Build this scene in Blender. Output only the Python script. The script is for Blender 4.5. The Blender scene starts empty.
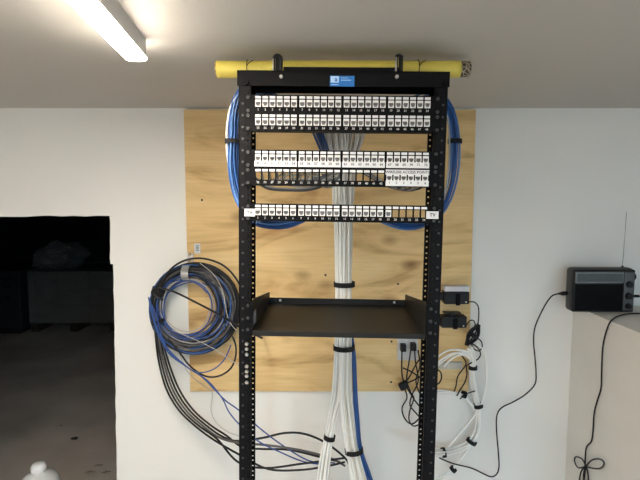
import bpy, bmesh, math, random
from mathutils import Vector, Matrix, noise
random.seed(7)
PI = math.pi
sc = bpy.context.scene
COL = sc.collection

# ------------------------------------------------------------------ camera
F = 470.0
PITCH = math.radians(4.8)
CAM = Vector((0, 0, 1.75))
SP, CP = math.sin(PITCH), math.cos(PITCH)
cd = bpy.data.cameras.new('camera')
cam = bpy.data.objects.new('camera', cd)
COL.objects.link(cam)
cam.location = CAM
cam.rotation_euler = (PI / 2 - PITCH, 0, 0)
cd.sensor_width = 36
cd.lens = F / 640 * 36
cd.clip_start = 0.02
sc.camera = cam


def ray(u, v):
    a, b = (u - 320) / F, (240 - v) / F
    return Vector((a, CP + b * SP, -SP + b * CP))


def P(u, v, Y):
    d = ray(u, v)
    return CAM + d * (Y / d.y)


# ------------------------------------------------------------------ materials
def principled(name, color, rough=0.5, metal=0.0, var=0.06, scale=30.0, bump=0.0, coat=0.0, spec=0.5):
    m = bpy.data.materials.new(name)
    m.use_nodes = True
    nt = m.node_tree
    b = nt.nodes['Principled BSDF']
    b.inputs['Roughness'].default_value = rough
    b.inputs['Metallic'].default_value = metal
    b.inputs['Specular IOR Level'].default_value = spec
    if coat:
        b.inputs['Coat Weight'].default_value = coat
    tc = nt.nodes.new('ShaderNodeTexCoord')
    nz = nt.nodes.new('ShaderNodeTexNoise')
    nz.inputs['Scale'].default_value = scale
    nz.inputs['Detail'].default_value = 4
    nt.links.new(tc.outputs['Object'], nz.inputs['Vector'])
    rp = nt.nodes.new('ShaderNodeValToRGB')
    c = color
    rp.color_ramp.elements[0].position = 0.3
    rp.color_ramp.elements[1].position = 0.7
    rp.color_ramp.elements[0].color = (c[0] * (1 - var), c[1] * (1 - var), c[2] * (1 - var), 1)
    rp.color_ramp.elements[1].color = (min(1, c[0] * (1 + var)), min(1, c[1] * (1 + var)), min(1, c[2] * (1 + var)), 1)
    nt.links.new(nz.outputs['Fac'], rp.inputs['Fac'])
    nt.links.new(rp.outputs['Color'], b.inputs['Base Color'])
    if bump:
        bp = nt.nodes.new('ShaderNodeBump')
        bp.inputs['Strength'].default_value = bump
        bp.inputs['Distance'].default_value = 0.002
        n2 = nt.nodes.new('ShaderNodeTexNoise')
        n2.inputs['Scale'].default_value = scale * 8
        nt.links.new(tc.outputs['Object'], n2.inputs['Vector'])
        nt.links.new(n2.outputs['Fac'], bp.inputs['Height'])
        nt.links.new(bp.outputs['Normal'], b.inputs['Normal'])
    return m


def emitter(name, color, strength):
    m = bpy.data.materials.new(name)
    m.use_nodes = True
    nt = m.node_tree
    nt.nodes.clear()
    e = nt.nodes.new('ShaderNodeEmission')
    e.inputs['Color'].default_value = (*color, 1)
    e.inputs['Strength'].default_value = strength
    o = nt.nodes.new('ShaderNodeOutputMaterial')
    nt.links.new(e.outputs[0], o.inputs['Surface'])
    return m


def plywood_material():
    m = principled('plywood', (0.6, 0.4, 0.18), rough=0.6)
    nt = m.node_tree
    L = nt.links
    b = nt.nodes['Principled BSDF']
    for n in list(nt.nodes):
        if n.type in ('VALTORGB', 'TEX_NOISE'):
            nt.nodes.remove(n)
    tc = [n for n in nt.nodes if n.type == 'TEX_COORD'][0]

    def mapping(s):
        k = nt.nodes.new('ShaderNodeMapping')
        k.inputs['Scale'].default_value = s
        L.new(tc.outputs['Object'], k.inputs['Vector'])
        return k
    # broad figure: long soft patches along the grain (x)
    n1 = nt.nodes.new('ShaderNodeTexNoise')
    n1.inputs['Scale'].default_value = 1.0
    n1.inputs['Detail'].default_value = 5
    n1.inputs['Distortion'].default_value = 1.6
    L.new(mapping((1.9, 1.0, 7.5)).outputs[0], n1.inputs['Vector'])
    r1 = nt.nodes.new('ShaderNodeValToRGB')
    e = r1.color_ramp.elements
    e[0].position, e[0].color = 0.30, (0.47, 0.285, 0.105, 1)
    e[1].position, e[1].color = 0.66, (0.80, 0.585, 0.285, 1)
    k = e.new(0.46)
    k.color = (0.73, 0.51, 0.235, 1)
    L.new(n1.outputs['Fac'], r1.inputs['Fac'])
    # fine grain streaks
    n2 = nt.nodes.new('ShaderNodeTexNoise')
    n2.inputs['Scale'].default_value = 1.0
    n2.inputs['Detail'].default_value = 3
    L.new(mapping((6, 1, 120)).outputs[0], n2.inputs['Vector'])
    mx = nt.nodes.new('ShaderNodeMix')
    mx.data_type = 'RGBA'
    mx.blend_type = 'MULTIPLY'
    mx.inputs[0].default_value = 0.35
    r2 = nt.nodes.new('ShaderNodeValToRGB')
    r2.color_ramp.elements[0].position, r2.color_ramp.elements[0].color = 0.3, (0.72, 0.66, 0.58, 1)
    r2.color_ramp.elements[1].position, r2.color_ramp.elements[1].color = 0.65, (1, 1, 1, 1)
    L.new(n2.outputs['Fac'], r2.inputs['Fac'])
    L.new(r1.outputs['Color'], mx.inputs[6])
    L.new(r2.outputs['Color'], mx.inputs[7])
    # knots and dark flecks
    v = nt.nodes.new('ShaderNodeTexVoronoi')
    v.inputs['Scale'].default_value = 1.0
    L.new(mapping((4.2, 1, 7.0)).outputs[0], v.inputs['Vector'])
    r3 = nt.nodes.new('ShaderNodeValToRGB')
    r3.color_ramp.elements[0].position, r3.color_ramp.elements[0].color = 0.035, (0.42, 0.30, 0.2, 1)
    r3.color_ramp.elements[1].position, r3.color_ramp.elements[1].color = 0.22, (1, 1, 1, 1)
    L.new(v.outputs['Distance'], r3.inputs['Fac'])
    mx2 = nt.nodes.new('ShaderNodeMix')
    mx2.data_type = 'RGBA'
    mx2.blend_type = 'MULTIPLY'
    mx2.inputs[0].default_value = 0.8
    L.new(mx.outputs[2], mx2.inputs[6])
    L.new(r3.outputs['Color'], mx2.inputs[7])
    L.new(mx2.outputs[2], b.inputs['Base Color'])
    return m


def concrete_material():
    m = principled('concrete', (0.70, 0.62, 0.55), rough=0.8, var=0.22, scale=1.6, bump=0.3)
    return m


def film_material():
    m = bpy.data.materials.new('stretch_film')
    m.use_nodes = True
    nt = m.node_tree
    b = nt.nodes['Principled BSDF']
    b.inputs['Base Color'].default_value = (0.8, 0.78, 0.74, 1)
    b.inputs['Roughness'].default_value = 0.18
    b.inputs['Alpha'].default_value = 0.2
    tc = nt.nodes.new('ShaderNodeTexCoord')
    n = nt.nodes.new('ShaderNodeTexNoise')
    n.inputs['Scale'].default_value = 9
    n.inputs['Detail'].default_value = 6
    n.inputs['Distortion'].default_value = 2
    bp = nt.nodes.new('ShaderNodeBump')
    bp.inputs['Strength'].default_value = 0.9
    bp.inputs['Distance'].default_value = 0.03
    nt.links.new(tc.outputs['Object'], n.inputs['Vector'])
    nt.links.new(n.outputs['Fac'], bp.inputs['Height'])
    nt.links.new(bp.outputs['Normal'], b.inputs['Normal'])
    return m


def core_material():
    m = principled('woven_core', (0.2, 0.15, 0.1), rough=0.6)
    nt = m.node_tree
    b = nt.nodes['Principled BSDF']
    tc = [n for n in nt.nodes if n.type == 'TEX_COORD'][0]
    v = nt.nodes.new('ShaderNodeTexVoronoi')
    v.feature = 'DISTANCE_TO_EDGE'
    v.inputs['Scale'].default_value = 95
    r = nt.nodes.new('ShaderNodeValToRGB')
    r.color_ramp.elements[0].position, r.color_ramp.elements[0].color = 0.05, (0.33, 0.28, 0.2, 1)
    r.color_ramp.elements[1].position, r.color_ramp.elements[1].color = 0.14, (0.025, 0.018, 0.014, 1)
    nt.links.new(tc.outputs['Object'], v.inputs['Vector'])
    nt.links.new(v.outputs['Distance'], r.inputs['Fac'])
    nt.links.new(r.outputs['Color'], b.inputs['Base Color'])
    return m


def clear_plastic():
    m = bpy.data.materials.new('clear_plastic')
    m.use_nodes = True
    b = m.node_tree.nodes['Principled BSDF']
    b.inputs['Base Color'].default_value = (0.95, 0.96, 0.96, 1)
    b.inputs['Roughness'].default_value = 0.12
    b.inputs['Transmission Weight'].default_value = 0.25
    b.inputs['IOR'].default_value = 1.25
    return m


M = dict(
    wall=principled('wall_paint', (0.80, 0.79, 0.765), rough=0.7, var=0.015, scale=3, bump=0.05),
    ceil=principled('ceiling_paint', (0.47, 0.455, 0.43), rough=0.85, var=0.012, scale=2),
    ledge=principled('ledge_paint', (0.72, 0.70, 0.66), rough=0.6, var=0.03, scale=6),
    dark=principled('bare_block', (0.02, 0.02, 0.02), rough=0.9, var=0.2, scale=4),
    concrete=concrete_material(),
    ply=plywood_material(),
    black=principled('black_powder_coat', (0.0038, 0.0038, 0.0048), rough=0.55, spec=0.11, var=0.15, scale=400, bump=0.08),
    panel=principled('black_panel', (0.003, 0.003, 0.0038), rough=0.55, spec=0.09, var=0.1),
    shelf=principled('shelf_black', (0.010, 0.0095, 0.009), rough=0.45, spec=0.25, var=0.15, scale=300, bump=0.1),
    plastic=principled('black_plastic', (0.009, 0.010, 0.011), rough=0.45, spec=0.25, var=0.1),
    rubber=principled('black_rubber', (0.010, 0.010, 0.012), rough=0.5, spec=0.25, var=0.1),
    velcro=principled('black_velcro', (0.008, 0.008, 0.009), rough=0.95, var=0.3, scale=600),
    steel=principled('zinc_steel', (0.68, 0.66, 0.63), rough=0.28, metal=1.0),
    dull=principled('dull_screw', (0.03, 0.03, 0.032), rough=0.5, metal=0.3),
    white=principled('white_plastic', (0.64, 0.64, 0.645), rough=0.4, var=0.02),
    paper=principled('white_paper', (0.60, 0.61, 0.635), rough=0.75, var=0.02),
    ink=principled('grey_ink', (0.045, 0.045, 0.055), rough=0.7),
    socket=principled('socket_grey', (0.12, 0.115, 0.12), rough=0.5, var=0.1),
    wcable=principled('white_cable', (0.90, 0.89, 0.86), rough=0.45, var=0.04, scale=12),
    wcable2=principled('cream_cable', (0.66, 0.61, 0.54), rough=0.45, var=0.05, scale=12),
    bcable=principled('blue_cable', (0.018, 0.085, 0.29), rough=0.4, var=0.08, scale=12),
    bcable2=principled('pale_blue_cable', (0.08, 0.19, 0.44), rough=0.35, var=0.08, scale=12),
    ncable=principled('navy_cable', (0.028, 0.075, 0.27), rough=0.4, var=0.08, scale=12),
    kcable=principled('black_cable', (0.014, 0.015, 0.017), rough=0.5, spec=0.3, var=0.1, scale=12),
    gcable=principled('grey_cable', (0.085, 0.082, 0.085), rough=0.45, var=0.1, scale=12),
    lcable=principled('light_grey_cable', (0.42, 0.41, 0.41), rough=0.45, var=0.08, scale=12),
    yellow=principled('yellow_wrap', (0.64, 0.53, 0.10), rough=0.5, var=0.08, scale=14, bump=0.2),
    core=core_material(),
    sticker=principled('blue_sticker', (0.012, 0.15, 0.48), rough=0.35, var=0.05),
    skyink=principled('pale_blue_ink', (0.42, 0.60, 0.82), rough=0.4),
    housing=principled('light_housing', (0.72, 0.71, 0.69), rough=0.4, var=0.02),
    tape=principled('silver_tape', (0.40, 0.41, 0.42), rough=0.3, metal=0.6, var=0.15, scale=90),
    radio_grey=principled('radio_trim', (0.075, 0.083, 0.09), rough=0.35, var=0.05),
    radio_case=principled('radio_case', (0.03, 0.031, 0.033), rough=0.45, var=0.05),
    radio_trim2=principled('radio_bezel', (0.16, 0.175, 0.185), rough=0.35, var=0.05),
    radio_lcd=principled('radio_display', (0.06, 0.075, 0.08), rough=0.15, var=0.05),
    chrome=principled('antenna_chrome', (0.30, 0.30, 0.29), rough=0.35, metal=0.9),
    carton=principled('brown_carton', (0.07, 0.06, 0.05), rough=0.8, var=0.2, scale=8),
    film=film_material(),
    cabinet=principled('blue_grey_cabinet', (0.035, 0.042, 0.05), rough=0.5, var=0.08),
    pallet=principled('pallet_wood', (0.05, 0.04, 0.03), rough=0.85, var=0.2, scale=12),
    clear=clear_plastic(),
    capwhite=principled('white_cap', (0.85, 0.86, 0.88), rough=0.35, var=0.02),
    scrap=principled('dark_scrap', (0.04, 0.035, 0.03), rough=0.8),
    scrap2=principled('pale_scrap', (0.36, 0.31, 0.26), rough=0.8),
    stud=principled('grey_stud', (0.022, 0.022, 0.026), rough=0.5),
    copper=principled('rust_hole', (0.12, 0.05, 0.02), rough=0.7),
    lamp=emitter('lit_diffuser', (1.0, 0.89, 0.74), 150.0),
    fill_warm=emitter('added_fill_warm', (1.0, 0.72, 0.56), 106.0),  # emission for the two added rear fills, warm and cool
    fill_cool=emitter('added_fill_cool', (0.50, 0.82, 1.0), 200.0),
)


# ------------------------------------------------------------------ geometry helpers
def link(name, bm, m, parent=None, smooth=False, bevel=0.0, matrix=None):
    me = bpy.data.meshes.new(name)
    bmesh.ops.recalc_face_normals(bm, faces=bm.faces)
    bm.to_mesh(me)
    bm.free()
    me.materials.append(m)
    if smooth:
        for p in me.polygons:
            p.use_smooth = True
    o = bpy.data.objects.new(name, me)
    COL.objects.link(o)
    if parent is not None:
        o.parent = parent
    if matrix is not None:
        o.matrix_local = matrix
    if bevel:
        md = o.modifiers.new('bevel', 'BEVEL')
        md.width = bevel
        md.segments = 2
        md.limit_method = 'ANGLE'
    return o


def tag(o, label, cat, group=None, kind=None):
    o['label'] = label
    o['category'] = cat
    if group:
        o['group'] = group
    if kind:
        o['kind'] = kind
    return o


def empty(name, loc, label, cat, group=None, rot=(0, 0, 0)):
    o = bpy.data.objects.new(name, None)
    o.empty_display_size = 0.05
    COL.objects.link(o)
    o.location = loc
    o.rotation_euler = rot
    return tag(o, label, cat, group)


def struct(name, bm, m, **k):
    o = link(name, bm, m, **k)
    if o.parent is None:
        o['kind'] = 'structure'
    return o


def box(bm, x0, x1, y0, y1, z0, z1, mat=None):
    vs = [bm.verts.new((x, y, z)) for x in (x0, x1) for y in (y0, y1) for z in (z0, z1)]
    if mat is not None:
        for v in vs:
            v.co = mat @ v.co
    for f in ((0, 1, 3, 2), (4, 6, 7, 5), (0, 4, 5, 1), (2, 3, 7, 6), (0, 2, 6, 4), (1, 5, 7, 3)):
        bm.faces.new([vs[i] for i in f])
    return bm


def B(*a, **k):
    return box(bmesh.new(), *a, **k)


def rbox(x0, x1, y0, y1, z0, z1, r, seg=3):
    bm = B(x0, x1, y0, y1, z0, z1)
    bmesh.ops.bevel(bm, geom=list(bm.edges), offset=r, segments=seg, affect='EDGES', profile=0.5)
    return bm


def smooth_path(pts, step=0.012, closed=False):
    """Catmull-Rom through pts (tuples of floats, any dimension)."""
    n = len(pts)
    dim = len(pts[0])
    out = []
    if n == 2:
        pts = [pts[0], tuple((pts[0][k] + pts[1][k]) / 2 for k in range(dim)), pts[1]]
        n = 3
    for i in range(n if closed else n - 1):
        if closed:
            p0, p1, p2, p3 = (pts[(i + k) % n] for k in (-1, 0, 1, 2))
        else:
            p1, p2 = pts[i], pts[i + 1]
            p0 = pts[i - 1] if i > 0 else tuple(2 * p1[k] - p2[k] for k in range(dim))
            p3 = pts[i + 2] if i + 2 < n else tuple(2 * p2[k] - p1[k] for k in range(dim))
        d = math.sqrt(sum((p1[k] - p2[k]) ** 2 for k in range(3)))
        m = max(2, min(24, int(d / step)))
        for j in range(m):
            t = j / m
            out.append(tuple(0.5 * (2 * p1[k] + (p2[k] - p0[k]) * t + (2 * p0[k] - 5 * p1[k] + 4 * p2[k] - p3[k]) * t * t
                                    + (3 * p1[k] - p0[k] - 3 * p2[k] + p3[k]) * t ** 3) for k in range(dim)))
    if not closed:
        out.append(tuple(pts[-1]))
    return out


def tube(bm, pts, r, sides=8, closed=False):
    pts = [Vector(p[:3]) for p in pts]
    n = len(pts)
    rings = []
    N = None
    for i, p in enumerate(pts):
        if closed:
            T = (pts[(i + 1) % n] - pts[i - 1])
        else:
            T = pts[min(i + 1, n - 1)] - pts[max(i - 1, 0)]
        if T.length < 1e-9:
            T = Vector((0, 0, 1))
        T.normalize()
        if N is None:
            N = T.orthogonal().normalized()
        else:
            N = (N - T * N.dot(T))
            N = N.normalized() if N.length > 1e-6 else T.orthogonal().normalized()
        Bn = T.cross(N)
        rr = r[i] if isinstance(r, (list, tuple)) else r
        rings.append([bm.verts.new(p + (N * math.cos(2 * PI * k / sides) + Bn * math.sin(2 * PI * k / sides)) * rr) for k in range(sides)])
    for i in range(n if closed else n - 1):
        a, b = rings[i], rings[(i + 1) % n]
        for k in range(sides):
            bm.faces.new((a[k], a[(k + 1) % sides], b[(k + 1) % sides], b[k]))
    if not closed:
        bm.faces.new(rings[0])
        bm.faces.new(rings[-1])
    return bm


def cable(name, pts, r, m, parent=None, closed=False, sides=8, step=0.012):
    """pts are world points (tuples/Vectors)."""
    path = smooth_path([tuple(p) for p in pts], step, closed)
    return link(name, tube(bmesh.new(), path, r, sides, closed), m, parent, smooth=True)


def pxpath(l, Y=None):
    return [tuple(P(q[0], q[1], q[2] if len(q) > 2 else Y)) for q in l]


def cyl(bm, a, b, r, sides=20, r2=None):
    a, b = Vector(a), Vector(b)
    return tube(bm, [a, b], [r, r if r2 is None else r2], sides)


def lathe(prof, sides=28, center=(0, 0, 0)):
    bm = bmesh.new()
    c = Vector(center)
    rings = []
    for r, z in prof:
        rings.append([bm.verts.new(c + Vector((r * math.cos(2 * PI * k / sides), r * math.sin(2 * PI * k / sides), z))) for k in range(sides)])
    for a, b in zip(rings, rings[1:]):
        for k in range(sides):
            bm.faces.new((a[k], a[(k + 1) % sides], b[(k + 1) % sides], b[k]))
    bm.faces.new(rings[0])
    bm.faces.new(rings[-1])
    return bm


def text_into(bm, s, size, x, z, y, align='CENTER', depth=0.0002):
    """lettering in the x-z plane facing -y, at local y, centred on (x, z)"""
    cu = bpy.data.curves.new('lettering', 'FONT')
    cu.body = s
    cu.size = size
    cu.align_x = align
    cu.align_y = 'CENTER'
    cu.extrude = depth
    cu.offset = size * .022
    cu.resolution_u = 2
    ob = bpy.data.objects.new('lettering', cu)
    me = bpy.data.meshes.new_from_object(ob)
    me.transform(Matrix.Translation((x, y, z)) @ Matrix.Rotation(PI / 2, 4, 'X'))
    bm.from_mesh(me)
    bpy.data.objects.remove(ob)
    bpy.data.curves.remove(cu)
    bpy.data.meshes.remove(me)


# bundle of cables along a path: pts = (x, y, z, half_width, half_depth)
def bundle_paths(pts, n, seed, wob=0.25, step=0.02, offs=None):
    rnd = random.Random(seed)
    path = smooth_path(pts, step)
    L = len(path)
    if offs is None:
        offs = []
        for i in range(n):
            rr = math.sqrt((i + 0.5) / n)
            a = i * 2.39996
            offs.append((rr * math.cos(a), rr * math.sin(a)))
    frames = []
    side = None
    for i in range(L):
        p = Vector(path[i][:3])
        T = (Vector(path[min(i + 1, L - 1)][:3]) - Vector(path[max(i - 1, 0)][:3])).normalized()
        if side is None:
            s = T.cross(Vector((0, 1, 0)))
            side = s.normalized() if s.length > 0.2 else T.orthogonal().normalized()
        else:
            side = (side - T * side.dot(T)).normalized()
        frames.append((p, side.copy(), T.cross(side)))
    res = []
    for (a, b) in offs:
        ph = rnd.uniform(0, 100)
        out = []
        for i, (p, s, d) in enumerate(frames):
            w1 = noise.noise(Vector((ph, i * 0.16, 0.3))) * wob
            w2 = noise.noise(Vector((ph, i * 0.16, 7.3))) * wob
            out.append(p + s * (a + w1) * path[i][3] + d * (b + w2) * path[i][4])
        res.append(out)
    return res


def strap_at(name, c, T, hw, hd, width, parent, m=None, thick=0.003, side=None):
    """a band wrapped round a bundle at c, T is the bundle's direction"""
    T = Vector(T).normalized()
    s = T.cross(Vector((0, 1, 0)))
    s = s.normalized() if s.length > 0.2 else T.orthogonal().normalized()
    d = T.cross(s)
    bm = bmesh.new()
    n = 28
    rings = []
    for (o, e) in ((-.5, 0), (-.5, 1), (.5, 1), (.5, 0)):
        rings.append([bm.verts.new(Vector(c) + T * o * width + s * math.cos(2 * PI * k / n) * (hw + thick * e) + d * math.sin(2 * PI * k / n) * (hd + thick * e)) for k in range(n)])
    for i in range(4):
        a, b = rings[i], rings[(i + 1) % 4]
        for k in range(n):
            bm.faces.new((a[k], a[(k + 1) % n], b[(k + 1) % n], b[k]))
    return link(name, bm, m or M['velcro'], parent, smooth=False)


# ------------------------------------------------------------------ the room
WY = 2.01                                   # face of the back wall
ZC = P(320, 108, WY).z                      # ceiling height
WT = 0.11                                   # wall thickness
XL, XR, YR = -2.6, 3.0, -2.3                # left wall, right wall, rear wall
FARY = 7.6


def slab(name, x0, x1, y0, y1, z0, z1, m):
    return struct(name, B(x0, x1, y0, y1, z0, z1), m)


slab('floor', -5.6, XR + .1, YR - .1, FARY + .1, -0.1, 0.0, M['concrete'])
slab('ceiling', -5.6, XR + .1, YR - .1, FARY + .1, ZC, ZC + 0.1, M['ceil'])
slab('wall_left', XL - .1, XL, YR, WY, 0, ZC, M['wall'])
slab('wall_right', XR, XR + .1, YR, WY, 0, ZC, M['wall'])

# back wall with a rough-cut opening on the left
bm = bmesh.new()
rnd = random.Random(3)
edge = []
top_v = 216.3
for v in range(480, 262, -9):
    u = 117.0 + (113.2 - 117.0) * (480 - v) / (480 - 266) + rnd.uniform(-.35, .35)
    edge.append((P(u, v, WY).x, P(u, v, WY).z))
edge.append((P(110.6, 264, WY).x, P(110.6, 264, WY).z))
for v in range(258, 220, -9):
    edge.append((P(110.0 + rnd.uniform(-.3, .3), v, WY).x, P(110, v, WY).z))
low = P(118.5, 560, WY)
edge.insert(0, (low.x, 0.0))
tz = P(55, top_v, WY).z
for k in range(12):
    u = 109.5 - k * 12
    edge.append((P(u, top_v, WY).x, tz + rnd.uniform(-.003, .003)))
xo = -1.95
edge += [(xo, tz), (xo, 0.0)]
outline = [(XR + .1, 0.0)] + edge + [(-5.6, 0.0), (-5.6, ZC), (XR + .1, ZC)]
f = bm.faces.new([bm.verts.new((x, WY, z)) for x, z in outline])
ret = bmesh.ops.extrude_face_region(bm, geom=[f])
for g in ret['geom']:
    if isinstance(g, bmesh.types.BMVert):
        g.co.y += WT
bmesh.ops.triangulate(bm, faces=bm.faces)
struct('wall_back', bm, M['wall'])

# rear wall with an added, invented window that lets daylight in (behind the photographer)
W0, W1, WZ0, WZ1 = 0.95, 2.45, 0.85, 1.85
bm = bmesh.new()
box(bm, XL - .1, W0, YR - .12, YR, 0, ZC)
box(bm, W1, XR + .1, YR - .12, YR, 0, ZC)
box(bm, W0, W1, YR - .12, YR, 0, WZ0)
box(bm, W0, W1, YR - .12, YR, WZ1, ZC)
struct('wall_rear', bm, M['wall'])
bm = bmesh.new()
for x in (W0, W1 - .04):
    box(bm, x, x + .04, YR - .09, YR - .03, WZ0, WZ1)
for z in (WZ0, WZ1 - .04):
    box(bm, W0 + .04, W1 - .04, YR - .09, YR - .03, z, z + .04)
struct('added_window', bm, M['white'])

# store room beyond the opening
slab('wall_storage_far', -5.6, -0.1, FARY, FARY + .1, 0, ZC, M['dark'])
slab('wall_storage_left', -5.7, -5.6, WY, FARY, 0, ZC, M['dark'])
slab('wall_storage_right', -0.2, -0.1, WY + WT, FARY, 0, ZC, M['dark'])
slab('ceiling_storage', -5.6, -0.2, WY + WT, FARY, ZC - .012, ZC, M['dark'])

# low wall / ledge under the radio, running toward the viewer from the back wall
LX = P(572, 330, WY).x
LZ = P(600, 311.5, 1.90).z
slab('wall_ledge', LX, 1.62, 1.3, WY, 0, LZ, M['ledge'])

# ------------------------------------------------------------------ ceiling light
def batten(loc, rz, label, lamp):
    fx = empty('fluorescent_light', loc, label, 'ceiling light', rot=(0, 0, math.radians(rz)))
    LL = 1.22
    bm = bmesh.new()
    prof = [(-.0245, 0), (.0245, 0), (.0245, -.043), (-.0245, -.043)]
    a = [bm.verts.new((x, -.003, z)) for x, z in prof]
    b = [bm.verts.new((x, -LL + .003, z)) for x, z in prof]
    for k in range(4):
        bm.faces.new((a[k], a[(k + 1) % 4], b[(k + 1) % 4], b[k]))
    bm.faces.new(a)
    bm.faces.new(b)
    link('housing', bm, M['housing'], fx)
    bm = bmesh.new()
    prof = [(-.025, -.0432), (.025, -.0432)] + [(.025 * math.copysign(abs(math.cos(t)) ** .5, math.cos(t)), -.0432 - .0085 * math.sin(t) ** .7) for t in [PI * k / 14 for k in range(1, 14)]]
    prof = [(x, z) for x, z in prof]
    a = [bm.verts.new((x, 0, z)) for x, z in prof]
    b = [bm.verts.new((x, -LL, z)) for x, z in prof]
    n = len(prof)
    for k in range(n):
        bm.faces.new((a[k], a[(k + 1) % n], b[(k + 1) % n], b[k]))
    bm.faces.new(a)
    bm.faces.new(b)
    link('diffuser', bm, M[lamp], fx)


batten((-0.443, 1.165, ZC), 6.2, 'long lit fluorescent strip light fixed to the ceiling', 'lamp')
batten((-1.25, -0.95, ZC), 4.6, 'added unseen warm strip light on the ceiling behind the viewer', 'fill_warm')  # invented fixture, standing in for warm light on wall and rack
batten((-0.15, -0.95, ZC), 4.6, 'added unseen cool strip light on the ceiling behind the viewer', 'fill_cool')  # second invented fixture, adds the cool share of that fill

# ------------------------------------------------------------------ plywood backboard
PY = 1.995
p0, p1 = P(183.6, 109.5, PY), P(476, 109.5, PY)
pb = P(320, 391.5, PY)
ply = link('plywood_backboard', B(p0.x, p1.x, PY, WY - .0005, pb.z, p0.z), M['ply'], bevel=0.001)
tag(ply, 'large square plywood backboard screwed to the white back wall', 'backboard')
for u, v in ((325.5, 275), (398, 284), (391.5, 341.5), (391, 382), (202, 200), (398, 350)):
    q = P(u, v, PY)
    link('screw', cyl(bmesh.new(), (q.x, PY - .0015, q.z), (q.x, PY + .004, q.z), 0.0048, 12), M['dull'], ply)

# ------------------------------------------------------------------ equipment rack
YAW, LEAN = math.radians(-1.4), math.radians(0.76)
R3 = Matrix.Rotation(YAW, 4, 'Z') @ Matrix.Rotation(LEAN, 4, 'Y')
C0 = P(339.1, 300, 1.18)
up = R3 @ Vector((0, 0, 1))
base = C0 - up * (C0.z / up.z)
RM = Matrix.Translation(base) @ R3
RMi = RM.inverted()


def rl(u, v, d=0.0):
    """pixel -> rack-local point on the plane d behind the rack's front"""
    o = RMi @ CAM
    dr = RMi.to_3x3() @ ray(u, v)
    return o + dr * ((d - o.y) / dr.y)


def RW(x, y, z):
    return RM @ Vector((x, y, z))


rack = empty('equipment_rack', base, 'tall black two-post open rack standing in front of the plywood', 'rack')
rack.matrix_world = RM
TOP = rl(344, 71.3).z
HW = 0.2565
FI = 0.2255      # flange inner edge
DEP = 0.076


def flange(bm, x0, x1, y, z0, z1, holes, sgn=1):
    """sheet at depth y with drilled octagonal holes; holes = [(x, z, r)] all in columns; cells built per hole"""
    xs = sorted(set(round(h[0], 5) for h in holes))
    cols = []
    edges = [x0] + [(a + b) / 2 for a, b in zip(xs, xs[1:])] + [x1]
    for i, xc in enumerate(xs):
        cx0, cx1 = edges[i], edges[i + 1]
        zs = sorted((h[1], h[2]) for h in holes if abs(h[0] - xc) < 1e-4)
        zed = [z0] + [(a[0] + b[0]) / 2 for a, b in zip(zs, zs[1:])] + [z1]
        for j, (zc, r) in enumerate(zs):
            a, b = zed[j], zed[j + 1]
            # clip to a square-ish cell, fill the rest
            h = min(zc - a, b - zc, 0.009)
            lo, hi = zc - h, zc + h
            outer = [(cx1, zc), (cx1, hi), (xc, hi), (cx0, hi), (cx0, zc), (cx0, lo), (xc, lo), (cx1, lo)]
            ov = [bm.verts.new((x, y, z)) for x, z in outer]
            iv = [bm.verts.new((xc + r * math.cos(PI / 4 * k), y, zc + r * math.sin(PI / 4 * k))) for k in range(8)]
            bv = [bm.verts.new((v.co.x, y + sgn * .0028, v.co.z)) for v in iv]
            for k in range(8):
                bm.faces.new((ov[k], ov[(k + 1) % 8], iv[(k + 1) % 8], iv[k]))
                bm.faces.new((iv[k], iv[(k + 1) % 8], bv[(k + 1) % 8], bv[k]))
            for (s, e) in ((a, lo), (hi, b)):
                if e - s > 1e-5:
                    bm.faces.new([bm.verts.new(c) for c in ((cx0, y, s), (cx1, y, s), (cx1, y, e), (cx0, y, e))])
    return bm


zA = (rl(344, 96.9).z + rl(344, 154.0).z + 3 * .04445 + rl(344, 207.6).z + 6 * .04445) / 3   # height of the first row of label tabs
def hole_col(x, r=.0026):
    h = []
    ztop = zA + 0.006
    k = -2
    while True:
        zu = ztop - k * .04445
        for dz in (.00635, .02222, .0381):
            z = zu - dz
            if .06 < z < TOP - .04:
                h.append((x, z, r))
        k += 1
        if zu < .05:
            break
    return h


for s in (-1, 1):
    bm = bmesh.new()
    side_holes = [(0.2465, z, .0030) for z in [.07 + .0286 * k for k in range(int((TOP - .12) / .0286))]]
    for y, sg, side in ((0.0, 1, True), (DEP, -1, False)):
        hs = hole_col(.2325)
        if s < 0:
            hs = [(-x, z, r) for x, z, r in hs]
        x0, x1 = (FI, HW) if s > 0 else (-HW, -FI)
        flange(bm, x0, x1, y, .02, TOP - .003, hs, sg)
    xs = HW - .003 if s > 0 else -HW
    box(bm, xs, xs + .003, 0.0, DEP, .0, TOP - .003)
    # inner lips of the channel
    xi = FI if s > 0 else -FI - .002
    box(bm, xi, xi + .002, 0.0, .008, .02, TOP - .003)
    box(bm, xi, xi + .002, DEP - .008, DEP, .02, TOP - .003)
    # plugged knock-outs beside the mounting holes, in the same sheet
    nf = len(bm.faces)
    for x, z, r in side_holes:
        cyl(bm, (s * x, -.0008, z), (s * x, .001, z), r, 10)
    bm.faces.ensure_lookup_table()
    for fc in bm.faces[nf:]:
        fc.material_index = 1
    link('post', bm, M['black'], rack).data.materials.append(M['stud'])
    # foot angle
    bm = bmesh.new()
    box(bm, s * HW - .04, s * HW + .04, -.06, DEP + .10, 0, .006)
    link('base_foot', bm, M['black'], rack)
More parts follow.
